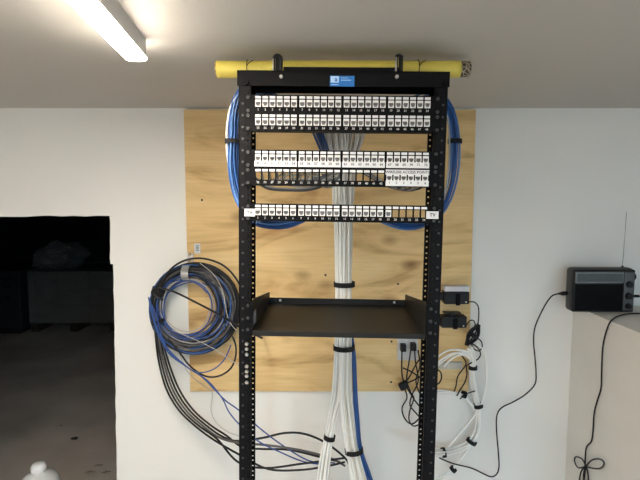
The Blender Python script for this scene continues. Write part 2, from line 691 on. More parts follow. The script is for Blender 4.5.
# top angles
bm = bmesh.new()
TB = rl(344, 86.5).z
box(bm, -HW - .003, HW + .003, -.004, 0, TB, TOP)
box(bm, -HW - .003, HW + .003, -.004, .034, TOP - .004, TOP)
link('top_angle', bm, M['black'], rack)
bm = bmesh.new()
box(bm, -HW - .003, HW + .003, DEP, DEP + .004, TB, TOP)
box(bm, -HW - .003, HW + .003, DEP - .034, DEP + .004, TOP - .004, TOP)
link('top_angle', bm, M['black'], rack)
for s in (-1, 1):
    q = rl(246.5 if s < 0 else 444, 83)
    link('bolt', cyl(bmesh.new(), (q.x, -.004, q.z), (q.x, -.010, q.z), .0075, 6), M['panel'], rack)
# cross bar lying on the top between the two hooks
q0, q1 = rl(284, 68, .02), rl(398, 68, .02)
link('cross_bar', B(q0.x, q1.x, .004, .03, TOP, TOP + .011), M['black'], rack)

# silver bolts on the left post
for v in (344.0, 349.0, 354.5, 366.5, 371.5, 376, 382.5):
    q = rl(246.7, v)
    link('bolt', lathe([(.0001, .0035), (.003, .003), (.0045, .0015), (.005, 0)], 12).copy() if False else cyl(bmesh.new(), (q.x, 0, q.z), (q.x, -.003, q.z), .0052, 12, .0038), M['steel'], rack)

# the two hooked bolts clamped on the top
for ul, ur, flip in ((272.3, 282.0, False), (395.6, 403.0, True)):
    zb = TOP + .004
    zt = rl((ul + ur) / 2, 53.8).z - .001
    xl, xr = rl(ul, 62).x + .003, rl(ur, 62).x - .003
    xm, rr = (xl + xr) / 2, (xr - xl) / 2
    pts = [(xl, .006, TOP - .002)] + [(xl, .006, zt - rr)] + [(xm - rr * math.cos(t), .006 + .004 * (t / PI), zt - rr + rr * math.sin(t)) for t in [PI * k / 8 for k in range(1, 8)]] + [(xr, .010, zt - rr), (xr, .010, TOP - .002)]
    hk = link('hook', tube(bmesh.new(), smooth_path(pts, .004), .0038, 10), M['plastic'], rack, smooth=True)
    link('steel_rod', cyl(bmesh.new(), (xl - .0015, .0022, TOP - .002), (xl - .0015, .0022, zt - rr), .0022, 10), M['steel'], hk, smooth=True)
    # black strap covering one side of the hook
    bm = bmesh.new()
    sx = xr if flip else (xl + xr) / 2
    box(bm, sx - .0055, sx + .0055, .011, .016, TOP, zt + .002)
    link('clamp_plate', bm, M['plastic'], hk, bevel=.002)
    bm = bmesh.new()
    sx2 = xl if flip else xr
    q = rl(281.5 if not flip else 396.5, 77.5)
    cyl(bm, (q.x, -.004, q.z), (q.x, -.011, q.z), .0045, 6)
    cyl(bm, (q.x, -.010, q.z), (q.x, -.016, q.z), .0028, 10)
    link('nut', bm, M['steel'], hk)

# blue maker's sticker on the top angle
q0, q1 = rl(330, 76.2), rl(354.2, 87)
st = link('sticker', B(q0.x, q1.x, -.0046, -.004, q1.z, q0.z), M['sticker'], rack)
w, h = q1.x - q0.x, q0.z - q1.z
bm = B(q0.x + .03 * w, q0.x + .37 * w, -.0049, -.0046, q1.z + .36 * h, q0.z - .05 * h)
link('logo_square', bm, M['skyink'], st)
bm = bmesh.new()
text_into(bm, 'a', h * .62, q0.x + .25 * w, q1.z + .66 * h, -.0051)
link('logo_mark', bm, M['sticker'], st)
bm = bmesh.new()
box(bm, q0.x + .45 * w, q0.x + .86 * w, -.0049, -.0046, q1.z + .56 * h, q1.z + .62 * h)
box(bm, q0.x + .45 * w, q0.x + .74 * w, -.0049, -.0046, q1.z + .78 * h, q1.z + .82 * h)
box(bm, q0.x + .05 * w, q0.x + .36 * w, -.0049, -.0046, q1.z + .14 * h, q1.z + .20 * h)
link('print_lines', bm, M['skyink'], st)


# ------------------------------------------------------------------ patch panels
PITCHX, GAPX = .01768, .0204


def port_x(i):
    g = i // 6
    x0 = -(4 * 5 * PITCHX + 3 * GAPX) / 2
    return x0 + g * (5 * PITCHX + GAPX) + (i % 6) * PITCHX


PF = -.0035      # panel's front face in rack-local y


def jack_meshes():
    bm = bmesh.new()
    w, ht, d0, d1 = .0139, .0170, -.0022, .012
    zt, zb = ht / 2, -ht / 2
    box(bm, -w / 2, w / 2, d0, d1, zt - .0052, zt)
    box(bm, -w / 2, -w / 2 + .0015, d0, d1, zb, zt - .0052)
    box(bm, w / 2 - .0015, w / 2, d0, d1, zb, zt - .0052)
    box(bm, -w / 2 + .0015, -.0036, d0, d1, zb, zb + .0050)
    box(bm, .0036, w / 2 - .0015, d0, d1, zb, zb + .0050)
    box(bm, -.0036, .0036, d0, d1, zb, zb + .0020)
    j = bpy.data.meshes.new('jack')
    bmesh.ops.recalc_face_normals(bm, faces=bm.faces)
    bm.to_mesh(j)
    bm.free()
    j.materials.append(M['white'])
    bm = B(-w / 2 + .0014, w / 2 - .0014, .001, .011, zb + .001, zt - .005)
    for k in range(8):
        x = -.0042 + k * .0012
        box(bm, x - .0002, x + .0002, -.0006, .001, zb + .006, zb + .0105)
    s = bpy.data.meshes.new('socket')
    bmesh.ops.recalc_face_normals(bm, faces=bm.faces)
    bm.to_mesh(s)
    bm.free()
    s.materials.append(M['socket'])
    return j, s


JM, SM = jack_meshes()


def add_jack(panel, x, z):
    j = bpy.data.objects.new('jack', JM)
    COL.objects.link(j)
    j.parent = panel
    j.location = (x, PF, z)
    s = bpy.data.objects.new('socket', SM)
    COL.objects.link(s)
    s.parent = j


def panel(ztab, rows, label):
    """rows: list of dicts(first number, filled ports, paper groups); panel frame with real openings"""
    U = .04445
    org = RW(0, 0, ztab)
    p = empty('patch_panel', org, label, 'patch panel', 'patch panels bolted to the rack')
    p.matrix_world = RM @ Matrix.Translation((0, 0, ztab))
    top, bot = .0062, .0062 - U * len(rows) + .0006
    bm = bmesh.new()
    y0, y1 = PF, PF + .0025
    xe = port_x(23) + .0096
    # ears
    for s in (-1, 1):
        a, b = sorted((s * xe, s * .2413))
        box(bm, a, b, y0, y1, bot, top)
    for r in range(len(rows)):
        zr = -r * U
        jt, jb = zr - .0052, zr - .0232
        nxt = bot if r == len(rows) - 1 else zr - U - .0052
        if r == 0:
            box(bm, -xe, xe, y0, y1, jt, top)
        box(bm, -xe, xe, y0, y1, nxt, jb)
        edges = [-xe]
        for i in range(24):
            edges += [port_x(i) - .0070, port_x(i) + .0070]
        edges.append(xe)
        for k in range(0, len(edges), 2):
            box(bm, edges[k], edges[k + 1], y0, y1, jb, jt)
    # folded top and bottom returns
    box(bm, -.222, .222, y1, .02, top - .0015, top)
    box(bm, -.222, .222, y1, .02, bot, bot + .0015)
    link('panel_frame', bm, M['panel'], p)
    # ear screws
    for s in (-1, 1):
        for z in ((top - .0064, bot + .0064) if len(rows) == 1 else (top - .0064, top - .0381, bot + .0381, bot + .0064)):
            link('screw', cyl(bmesh.new(), (s * .2325, PF, z), (s * .2325, PF - .003, z), .0042, 12), M['dull'], p)
    for r, row in enumerate(rows):
        zr = -r * U
        for g in range(4):
            wide = row.get('wide', {}).get(g)
            if wide:
                zc = zr - .0010
                x0, x1 = port_x(g * 6) - .0092, port_x(g * 6 + 5) + .0092
                lb = link('wide_label', B(x0, x1, PF - .0030, PF, zc - .0062, zc + .0060), M['paper'], p)
                bm = bmesh.new()
                text_into(bm, wide, .0092, (x0 + x1) / 2, zc - .0001, PF - .0032)
                link('lettering', bm, M['ink'], lb)
            else:
                bm = bmesh.new()
                for i in range(g * 6, g * 6 + 6):
                    x = port_x(i)
                    box(bm, x - .0069, x + .0069, PF - .0016, PF, zr - .0029, zr + .0029)
                link('label_tabs', bm, M['paper'], p)
            if g in row.get('paper', ()):
                x0, x1 = port_x(g * 6) - .0086, port_x(g * 6 + 5) + .0086
                z1, z0 = zr - .0215, zr - .0352
                bm = B(x0, x1, PF - .0030, PF - .0002, z0, z1)
                lb = link('paper_label', bm, M['paper'], p)
                bm = bmesh.new()
                for i in range(6):
                    text_into(bm, str(row['paper'][g] + i), .0084, port_x(g * 6 + i), (z0 + z1) / 2 + .0010, PF - .0032)
                link('lettering', bm, M['ink'], lb)
        bm = bmesh.new()
        for i in range(24):
            if i // 6 in row.get('paper', ()):
                continue
            text_into(bm, str(row['first'] + i), .0074, port_x(i), zr - .0296, PF - .0002)
        if len(bm.verts):
            link('port_numbers', bm, M['lcable'], p)
        else:
            bm.free()
        for i in row['jacks']:
            add_jack(p, port_x(i), zr - .0142)
    return p


A = panel(zA, [dict(first=1, jacks=range(24)), dict(first=25, jacks=range(24))],
          'topmost black patch panel with ports 1 to 48 all filled by white jacks')
Bp = panel(zA - 3 * .04445, [dict(first=49, jacks=range(24), paper={0: 49, 1: 55, 2: 61, 3: 67}),
                             dict(first=25, jacks=range(18, 24), paper={3: 1}, wide={3: 'WIRELESS ACCESS POINTS'})],
           'middle patch panel with white paper labels and a WIRELESS ACCESS POINTS strip')
Cp = panel(zA - 6 * .04445, [dict(first=1, jacks=range(19))],
           'single-row patch panel with TV labels and five empty ports at its right end')
for u0, u1, v0, v1 in ((245, 255.2, 208.6, 216.3), (426, 437.7, 211.2, 218.8)):
    q0, q1 = rl(u0, v0), rl(u1, v1)
    zc = zA - 6 * .04445
    lb = link('paper_label', B(q0.x, q1.x, PF - .0045, PF - .0001, q1.z - zc, q0.z - zc), M['paper'], Cp)
    bm = bmesh.new()
    text_into(bm, 'TV', .012, (q0.x + q1.x) / 2, (q0.z + q1.z) / 2 - zc, PF - .0048)
    link('lettering', bm, M['ink'], lb)

# ------------------------------------------------------------------ rack shelf
sh_z = rl(339, 332.2).z           # tray surface at the front
SDEP = .325
sh = empty('rack_shelf', RW(0, 0, sh_z), 'wide black empty metal shelf mounted between the rack posts', 'shelf')
sh.matrix_world = RM @ Matrix.Translation((0, 0, sh_z))
SX = .2200
link('tray', B(-SX, SX, -.004, SDEP, -.0025, 0), M['shelf'], sh)
link('front_lip', B(-SX, SX, -.006, -.003, -.0125, .001), M['shelf'], sh, bevel=.001)
link('back_lip', B(-SX, SX, SDEP, SDEP + .003, -.004, .018), M['shelf'], sh)
for s in (-1, 1):
    bm = bmesh.new()
    hf, hb = .078, .036
    x = s * SX
    x0, x1 = sorted((x, x + s * .0025))
    vs = [(x0, -.003, -.0025), (x0, SDEP + .003, -.0025), (x0, SDEP + .003, hb), (x0, .03, hf), (x0, -.003, hf)]
    a = [bm.verts.new(v) for v in vs]
    b = [bm.verts.new((x1, v[1], v[2])) for v in vs]
    bm.faces.new(a)
    bm.faces.new(b)
    for k in range(5):
        bm.faces.new((a[k], a[(k + 1) % 5], b[(k + 1) % 5], b[k]))
    sd = link('side_bracket', bm, M['shelf'], sh)
    e0, e1 = sorted((s * SX, s * .2413))
    ear = link('mounting_ear', B(e0, e1, -.0045, -.001, -.0125, .076), M['panel'], sh)
    for z in (.004, .034, .066):
        link('screw', cyl(bmesh.new(), (s * .2325, -.0045, z), (s * .2325, -.0075, z), .0042, 12), M['dull'], sh)
    # back corner screw and tab
    link('screw', cyl(bmesh.new(), (s * (SX - .035), SDEP, .010), (s * (SX - .035), SDEP - .003, .010), .0040, 12), M['steel'], sh)
    link('corner_tab', B(*sorted((s * SX, s * (SX - .022))), SDEP - .0025, SDEP - .0005, .002, .012), M['plastic'], sh)
# pale patch inside the left bracket
link('side_patch', B(-SX, -SX + .0006, .012, .045, .012, .046), M['lcable'], sh)

# ------------------------------------------------------------------ yellow roll lying on top of the rack
RY = 1.285
a0, a1, a2 = P(217.3, 68.5, RY), P(459.5, 72.0, RY), P(469, 72.3, RY)
zr = ZC - .0385
for q in (a0, a1, a2):
    q.z = zr
roll = empty('yellow_roll', ((a0.x + a1.x) / 2, RY, zr), 'yellow wrapped roll lying between the rack top and the ceiling', 'roll')
rc = Vector(roll.location)


def noisy_roll(xa, xb, r, nseg, amp, cap=True):
    bm = bmesh.new()
    rings = []
    sides = 24
    for i in range(nseg + 1):
        x = xa + (xb - xa) * i / nseg
        ring = []
        for k in range(sides):
            t = 2 * PI * k / sides
            rr = r * (1 + amp * noise.noise(Vector((x * 9, math.cos(t) * 1.3, math.sin(t) * 1.3))))
            ring.append(bm.verts.new((x, rr * math.cos(t), rr * math.sin(t))))
        rings.append(ring)
    for p_, q_ in zip(rings, rings[1:]):
        for k in range(sides):
            bm.faces.new((p_[k], p_[(k + 1) % sides], q_[(k + 1) % sides], q_[k]))
    bm.faces.new(rings[0])
    bm.faces.new(rings[-1])
    return bm


link('wrap', noisy_roll(a0.x - rc.x, a1.x - rc.x, .0222, 60, .06), M['yellow'], roll, smooth=True)
link('core', noisy_roll(a0.x - rc.x - .003, a2.x - rc.x, .0205, 60, .03), M['core'], roll, smooth=True)
for u in (248, 417.5):
    x = P(u, 66, RY).x - rc.x
    link('tie', tube(bmesh.new(), [(x, .0238 * math.cos(2 * PI * k / 24), .0238 * math.sin(2 * PI * k / 24)) for k in range(24)], .0011, 6, True), M['rubber'], roll, smooth=True)
    link('tie', tube(bmesh.new(), smooth_path([(x + .001, -.0235, .004), (x + .006, -.022, .011), (x + .014, -.019, .0165), (x + .018, -.017, .019)], .004), .0010, 6), M['rubber'], roll, smooth=True)

# ------------------------------------------------------------------ blue service loops
def pw(u, v, Y, hw, hd=None):
    q = P(u, v, Y)
    k = Y / F
    return (q.x, q.y, q.z, hw * k, (hd if hd is not None else hw) * k)


bl = empty('blue_cable_bundle', P(234, 225, 1.32), 'strapped bundle of blue cables looping outside the left rack post', 'cables', 'blue loops behind the rack')
lpath = [pw(330, 112, 1.225, 8, 3), pw(285, 104, 1.26, 6, 4), pw(255, 92, 1.31, 5.5), pw(241, 94, 1.34, 5.5), pw(234.5, 112, 1.34, 5.8), pw(233.6, 140, 1.34, 5.2), pw(233.6, 165, 1.34, 6),
         pw(236.5, 190, 1.34, 6), pw(243, 207, 1.33, 5.5), pw(254, 220, 1.31, 5), pw(270, 225.0, 1.28, 4.0), pw(286, 224.2, 1.25, 4.2), pw(301, 219.5, 1.225, 3.2), pw(314, 213, 1.215, 3)]
mats = ['bcable', 'bcable2', 'bcable', 'bcable', 'bcable2', 'bcable', 'bcable', 'bcable2', 'bcable', 'bcable', 'bcable', 'bcable2', 'bcable']


def to_parent(o, par):
    """parent keeping the world placement (part meshes are built in world space)"""
    o.parent = par
    o.matrix_parent_inverse = par.matrix_basis.inverted() if par.parent is None else par.matrix_world.inverted()


def strand(name, pts, r, m, par, sides=7):
    o = link(name, tube(bmesh.new(), pts, r, sides), m, None, smooth=True)
    to_parent(o, par)
    return o


for k, pth in enumerate(bundle_paths(lpath, 13, 5, wob=.35)):
    strand('cable', pth, .0030, M[mats[k]], bl)
wp = [pw(260, 91, 1.31, 1), pw(243, 91, 1.33, 1), pw(232, 104, 1.335, 1), pw(227.6, 122, 1.335, 1), pw(226.8, 140, 1.34, 1), pw(228, 160, 1.345, 1), pw(236, 200, 1.35, 1)]
o = strand('cable', [Vector(q[:3]) for q in smooth_path(wp)], .0030, M['wcable'], bl)
o['label'] = 'white cable'
q = P(233.4, 141.3, 1.34)
o = strap_at('strap', q, (0, 0, 1), .0205, .0205, .012, None)
to_parent(o, bl)

br = empty('blue_cable_bundle', P(455, 225, 1.32), 'strapped bundle of blue cables looping outside the right rack post', 'cables', 'blue loops behind the rack')
rpath = [pw(360, 112, 1.225, 6, 3), pw(405, 105, 1.26, 5, 4), pw(432, 97, 1.31, 4.5), pw(446, 103, 1.32, 4), pw(453.0, 120, 1.32, 4.4), pw(455, 142, 1.32, 4.2), pw(453.8, 165, 1.32, 4.6),
         pw(450, 188, 1.32, 4.2), pw(443, 206, 1.31, 4), pw(432, 219, 1.30, 4), pw(414, 226.0, 1.27, 3.2), pw(399, 225.0, 1.245, 3.4), pw(385, 220.5, 1.225, 3), pw(372, 214, 1.215, 3)]
for k, pth in enumerate(bundle_paths(rpath, 9, 8, wob=.35)):
    strand('cable', pth, .0030, M['bcable' if k % 4 else 'bcable2'], br)
o = strand('cable', [Vector(q[:3]) for q in smooth_path([pw(438, 100, 1.3, 1), pw(447.5, 118, 1.31, 1), pw(449.5, 150, 1.31, 1), pw(448, 175, 1.31, 1), pw(444, 195, 1.31, 1), pw(436, 205, 1.31, 1)])], .0026, M['lcable'], br)
o['label'] = 'light grey cable'
q = P(454.9, 141.3, 1.32)
o = strap_at('strap', q, (0, 0, 1), .0165, .0165, .012, None)
to_parent(o, br)

# ------------------------------------------------------------------ white trunk of cables down the middle
tr = empty('white_cable_bundle', P(340, 520, 1.7), 'thick trunk of white cables dropping behind the shelf and forking below it', 'cables')
head = [pw(347.5, 108, 1.25, 27, 5), pw(347.5, 118, 1.30, 26, 7), pw(347.8, 130, 1.36, 25, 8), pw(346.8, 142, 1.41, 21, 8), pw(345.0, 160, 1.46, 16.5, 8), pw(344.5, 180, 1.51, 12.5, 8), pw(344.6, 200, 1.56, 11, 8),
        pw(344.8, 235, 1.61, 10.2, 7.5), pw(344.6, 285, 1.63, 9.2, 6.5), pw(344.2, 345, 1.65, 9.4, 6.5)]
lt = [pw(340.5, 380, 1.67, 6.0, 5), pw(334, 412, 1.68, 5.0, 4.5), pw(329.3, 437, 1.69, 4.2, 4), pw(325, 465, 1.70, 5.5, 4.2), pw(321, 500, 1.70, 6.5, 4.5), pw(318, 560, 1.70, 6.5, 4.5), pw(316, 700, 1.70, 7, 5)]
rt = [pw(345.5, 380, 1.65, 7.6, 5.5), pw(348.5, 415, 1.65, 7.6, 5.5), pw(353.2, 450, 1.65, 7.6, 5.5), pw(361, 480, 1.65, 11, 6), pw(369, 520, 1.66, 12.5, 6), pw(374, 580, 1.68, 13, 6), pw(378, 700, 1.70, 13, 6)]
NL, NR = 17, 36
nt_ = NL + NR
offs = []
for i in range(nt_):
    rr = math.sqrt((i + .5) / nt_)
    offs.append((rr * math.cos(i * 2.39996), rr * math.sin(i * 2.39996)))
offs.sort(key=lambda q: -q[0])      # side axis points to -x: large a = left


def grp(os_):
    c0 = sum(q[0] for q in os_) / len(os_)
    s0 = max(abs(q[0] - c0) for q in os_)
    return [((q[0] - c0) / s0, q[1]) for q in os_]


# find which way the side axis points, then lay the strands out left to right
test = Vector(head[1][:3]) - Vector(head[0][:3])
side_sign = test.cross(Vector((0, 1, 0))).x
if side_sign > 0:
    offs.sort(key=lambda q: q[0])
la, ra = offs[:NL], offs[NL:]
hl = bundle_paths(head, 0, 11, .12, offs=la)
hr = bundle_paths(head, 0, 12, .12, offs=ra)
bl_l = bundle_paths(lt, 0, 13, .15, offs=grp(la))
bl_r = bundle_paths(rt, 0, 14, .15, offs=grp(ra))
rnd = random.Random(21)
for k in range(NL):
    p = hl[k] + bl_l[k]
    strand('cable', [Vector(q) for q in smooth_path([tuple(x) for x in p[::3]] + [tuple(p[-1])], .02)], .0041, M['wcable' if rnd.random() < .75 else 'wcable2'], tr)
for k in range(NR):
    blue = k >= NR - 5
    if blue:
        continue
    p = hr[k] + bl_r[k]
    strand('cable', [Vector(q) for q in smooth_path([tuple(x) for x in p[::3]] + [tuple(p[-1])], .02)], .0041, M['wcable' if rnd.random() < .75 else 'wcable2'], tr)
# blue strands that ride along the trunk: top left, crossing behind, out on the right below the shelf
bpath = [pw(311, 112, 1.25, 6, 3), pw(317.5, 132, 1.30, 5.5, 3), pw(323, 146, 1.35, 5, 3), pw(330, 162, 1.49, 4, 3), pw(336, 180, 1.58, 3.0, 3), pw(341, 212, 1.66, 2.5, 3), pw(345, 260, 1.70, 2.5, 3), pw(349, 320, 1.70, 2.5, 3),
         pw(353.3, 352, 1.66, 2.2, 3), pw(355.0, 380, 1.65, 2.2, 3), pw(356.6, 415, 1.65, 2.8, 3), pw(360.0, 450, 1.65, 3.3, 3), pw(369, 480, 1.65, 4.5, 4), pw(379, 520, 1.66, 5, 4), pw(384, 580, 1.68, 5, 4), pw(388, 700, 1.70, 5, 4)]
for k, pth in enumerate(bundle_paths(bpath, 7, 31, wob=.2)):
    o = strand('cable', pth, .0031, M['bcable'], tr)
    o['label'] = 'blue cable'
for (u, v, Y, hw, hd, T) in ((344.3, 284.2, 1.63, 9.9, 8.4, (0, 0, 1)), (344.0, 347.5, 1.65, 10.2, 8.4, (0, 0, 1)), (329.6, 437.3, 1.69, 5.2, 5.2, (-.16, 0, -1)), (354.0, 450.5, 1.65, 8.8, 7.2, (.12, 0, -1))):
    k = Y / F
    o = strap_at('strap', P(u, v, Y), T, hw * k, hd * k, .017, None)
    to_parent(o, tr)

# grey patch leads visible through the empty ports of the middle panel
gl = empty('grey_cable_bundle', P(300, 195, 1.25), 'loose grey leads sagging behind the left half of the middle patch panel', 'cables')
rnd = random.Random(4)
for k in range(9):
    y = 1.235 + .006 * (k % 3)
    pts = [P(262 + 7.5 * k, 170, y - .01), P(263 + 7.5 * k, 179, y), P(270 + 7.0 * k, 183.5 + rnd.uniform(-1, 2), y + .02), P(300 + 4 * k, 185 + rnd.uniform(-4, 3), y + .04), P(335 + k, 172, y + .05)]
    strand('cable', [Vector(q) for q in smooth_path([tuple(p) for p in pts])], .0026, M['lcable' if k % 3 else 'wcable2'], gl)
for k in range(3):
    pts = [P(254 - k, 176, 1.26), P(266, 186 + k, 1.26), P(290, 189 + k * .8, 1.265), P(315, 187 + k, 1.27), P(336, 178, 1.3)]
    strand('cable', [Vector(q) for q in smooth_path([tuple(p) for p in pts])], .0028, M['gcable' if k else 'lcable'], gl)
for k in range(8):
    x = 268 + 7.3 * k
    pts = [P(x, 184.5, 1.222), P(x + 5, 180 - (k % 2), 1.228), P(x + 12, 175.5, 1.236), P(x + 20, 169, 1.24)]
    strand('cable', [Vector(q) for q in smooth_path([tuple(p) for p in pts])], .0024, M['wcable' if k % 3 else 'lcable'], gl)
gr = empty('grey_cable_bundle', P(410, 195, 1.25), 'loose grey leads sagging under the WIRELESS ACCESS POINTS ports', 'cables')
for k in range(6):
    pts = [P(426 - 6 * k, 180, 1.215), P(424 - 6 * k, 186, 1.235), P(412 - 3 * k, 190.5 - k * .5, 1.255), P(392 - k, 188 - k * .7, 1.27), P(368, 176 - k, 1.29), P(355, 168, 1.3)]
    strand('cable', [Vector(q) for q in smooth_path([tuple(p) for p in pts])], .0026, M['lcable' if k % 2 else 'gcable'], gr)

# ------------------------------------------------------------------ coil of slack cable on the left
co = empty('cable_coil', P(190, 310, 2.0), 'big hanging coil of black, blue and grey cables left of the rack', 'cables')
rnd = random.Random(42)
cols = [('kcable', .95), ('kcable', .8), ('gcable', .9), ('gcable', .6), ('kcable', .7), ('bcable', .15), ('gcable', .75), ('lcable', .12), ('gcable', .5), ('ncable', .2), ('kcable', .55),
        ('gcable', .85), ('kcable', .4), ('lcable', .45), ('gcable', .3), ('bcable', .78), ('kcable', .9), ('ncable', .62), ('ncable', .3), ('gcable', .25), ('bcable', .95), ('gcable', .7)]
for k, (cname, ts) in enumerate(cols):
    t0 = rnd.uniform(0, 2 * PI)
    turns = rnd.uniform(1.7, 2.6)
    n = int(turns * 26)
    ph = rnd.uniform(0, 50)
    pts = []
    for i in range(n + 1):
        th = t0 + turns * 2 * PI * i / n
        t = min(1, max(0, ts + .38 * noise.noise(Vector((ph, i * .09, 0))) + .10 * math.sin(i * .11 + ph)))
        rx, ry = 25 + 20 * t, 25.5 + 20 * t
        cx, cy = 187.0 + 8 * t, 307.0 + 1.5 * t
        cx += (2.2 + 5.0 * (1 - t)) * noise.noise(Vector((ph + 9, i * .07, 3)))
        cy += (2.2 + 2.0 * (1 - t)) * noise.noise(Vector((ph + 19, i * .07, 5)))
        y = 1.925 + .028 * noise.noise(Vector((ph + 29, i * .08, 1))) + .012 * (k % 3 - 1)
        pts.append(tuple(P(cx + rx * math.cos(th), cy - ry * math.sin(th), y)))
    o = strand('cable', smooth_path(pts, .02), .0035 if cname[0] in 'kg' else .0028, M[cname], co, 8)
    o['label'] = {'k': 'black cable', 'n': 'navy cable', 'b': 'blue cable', 'g': 'dark grey cable', 'l': 'light grey cable'}[cname[0]]
# single leads with paths of their own
singles = [
    ('kcable', .0042, [(163, 300, 1.885), (152.5, 293, 1.885), (156, 288.5, 1.88), (172, 291, 1.87), (200, 304.5, 1.85), (225, 318, 1.80), (240, 327, 1.70), (262, 338, 1.60)]),
    ('kcable', .0040, [(160, 288, 1.90), (170, 270, 1.89), (186, 260, 1.89), (205, 258.8, 1.89), (224, 266, 1.88), (237, 280, 1.86), (246, 300, 1.80), (252, 325, 1.74)]),
    ('kcable', .0038, [(168, 338, 1.90), (180, 353, 1.90), (190, 366, 1.90), (205, 376, 1.90), (219, 376, 1.90), (231, 368, 1.90), (236, 354, 1.90), (234, 340, 1.91), (225, 326, 1.92)]),
    ('ncable', .0028, [(160, 330, 1.89), (166, 346, 1.89), (180, 361, 1.89), (196, 372, 1.89), (212, 370, 1.90), (224, 360, 1.91), (231, 345, 1.92)]),
    ('ncable', .0028, [(152, 305, 1.88), (158, 322, 1.88), (165, 345, 1.88), (182, 363, 1.88), (202, 377, 1.88), (214, 389, 1.87), (226, 401, 1.83), (240, 411, 1.78), (262, 430, 1.75), (285, 447, 1.78), (310, 461, 1.80), (335, 463, 1.82)]),
    ('ncable', .0028, [(150, 300, 1.88), (156, 325, 1.88), (168, 352, 1.88), (190, 369, 1.88), (208, 381, 1.87), (222, 398, 1.85), (229, 412, 1.82), (240, 425, 1.78), (258, 441, 1.76), (280, 452, 1.78), (305, 462, 1.80), (332, 465, 1.82)]),
    ('lcable', .0018, [(172, 330, 1.89), (196, 340, 1.89), (216, 350, 1.89), (232, 361, 1.87), (243, 368, 1.83), (256, 376, 1.80)]),
    ('lcable', .0014, [(176, 345, 1.91), (188, 372, 1.96), (204, 386, 1.98), (212, 392, 1.985), (211, 410, 1.99), (216, 422, 1.99), (228, 432, 1.99), (240, 436, 1.98)]),
    ('bcable', .0030, [(148.5, 297, 1.89), (153, 318, 1.885), (160, 338, 1.885), (170, 352, 1.885), (176, 360, 1.89)]),
    ('lcable', .0015, [(200, 263, 1.91), (214, 275, 1.89), (223, 292, 1.885), (228, 318, 1.885), (236, 330, 1.86), (243, 333, 1.80)]),
]
for cname, r, pts in singles:
    o = strand('cable', smooth_path(pxpath(pts), .012), r, M[cname], co, 8)
    o['label'] = {'k': 'black cable', 'n': 'navy cable', 'b': 'blue cable', 'g': 'dark grey cable', 'l': 'light grey cable'}[cname[0]]
# the five black tails sweeping down and away behind the rack
for k, (dx, endp) in enumerate(((0, [(240, 455), (268, 469), (300, 470), (328, 466), (345, 462)]), (3.0, [(238, 462), (265, 468), (300, 464), (330, 460), (345, 458)]),
                                (6.0, [(240, 443), (265, 445), (300, 450), (330, 458), (345, 466)]), (9.0, [(238, 441), (262, 438), (285, 433), (305, 434), (326, 443), (345, 458), (352, 470)]),
                                (12.5, [(242, 447), (262, 449), (290, 450), (320, 457), (340, 462)]))):
    pts = [(154 + dx * .4, 315, 1.92), (155.5 + dx * .5, 335, 1.925), (158.5 + dx * .75, 360, 1.93), (166 + dx, 388, 1.93), (178 + dx * 1.15, 409, 1.92), (194 + dx * 1.3, 425, 1.89), (214 + dx, 440 - (.35 * dx), 1.84)]
    pts += [(u, v, 1.74 + .012 * k + .004 * i) for i, (u, v) in enumerate(endp)]
    o = strand('cable', smooth_path(pxpath(pts), .014), .0042, M['kcable' if k != 2 else 'gcable'], co, 8)
    o['label'] = 'black cable' if k != 2 else 'dark grey cable'
for (u, v, T, hw, hd, w) in ((158.5, 291, (.35, 0, 1), .024, .034, .026), (158.5, 321, (-.3, 0, 1), .024, .034, .016)):
    o = strap_at('strap', P(u, v, 1.92), T, hw, hd, w, None)
    to_parent(o, co)
# silver tape holding the top of the coil
for v, w in ((270.3, .020), (276.6, .017)):
    pass
o = strap_at('tape', P(187.5, 272.5, 1.92), (1, 0, 0), .029, .045, .030, None, M['tape'])
to_parent(o, co)
o['label'] = 'silver tape'

# small white tag and bracket above the coil
q = P(197.5, 248.5, PY)
tg = link('cable_tag', B(q.x - .0125, q.x + .0125, PY - .004, PY - .0005, q.z - .021, q.z + .021), M['paper'])
tag(tg, 'small white printed tag stuck to the plywood above the cable coil', 'tag')
bm = bmesh.new()
for k in range(4):
    box(bm, q.x - .006, q.x + .007, PY - .0043, PY - .004, q.z + .0105 - k * .0065, q.z + .0135 - k * .0065)
link('print_lines', bm, M['ink'], tg)
q = P(190.8, 256, PY)
bk = empty('wall_bracket', (q.x, PY, q.z), 'small white plastic bracket on the plywood edge just above the coil', 'bracket')
bm = bmesh.new()
box(bm, -.013, -.006, -.016, -.0005, -.025, .018)
box(bm, .005, .013, -.016, -.0005, -.025, .012)
box(bm, -.006, .005, -.016, -.0005, -.016, .001)
link('plate', bm, M['white'], bk, bevel=.001)
link('screw', cyl(bmesh.new(), (.001, -.004, .008), (.001, -.0005, .008), .004, 10), M['dull'], bk)

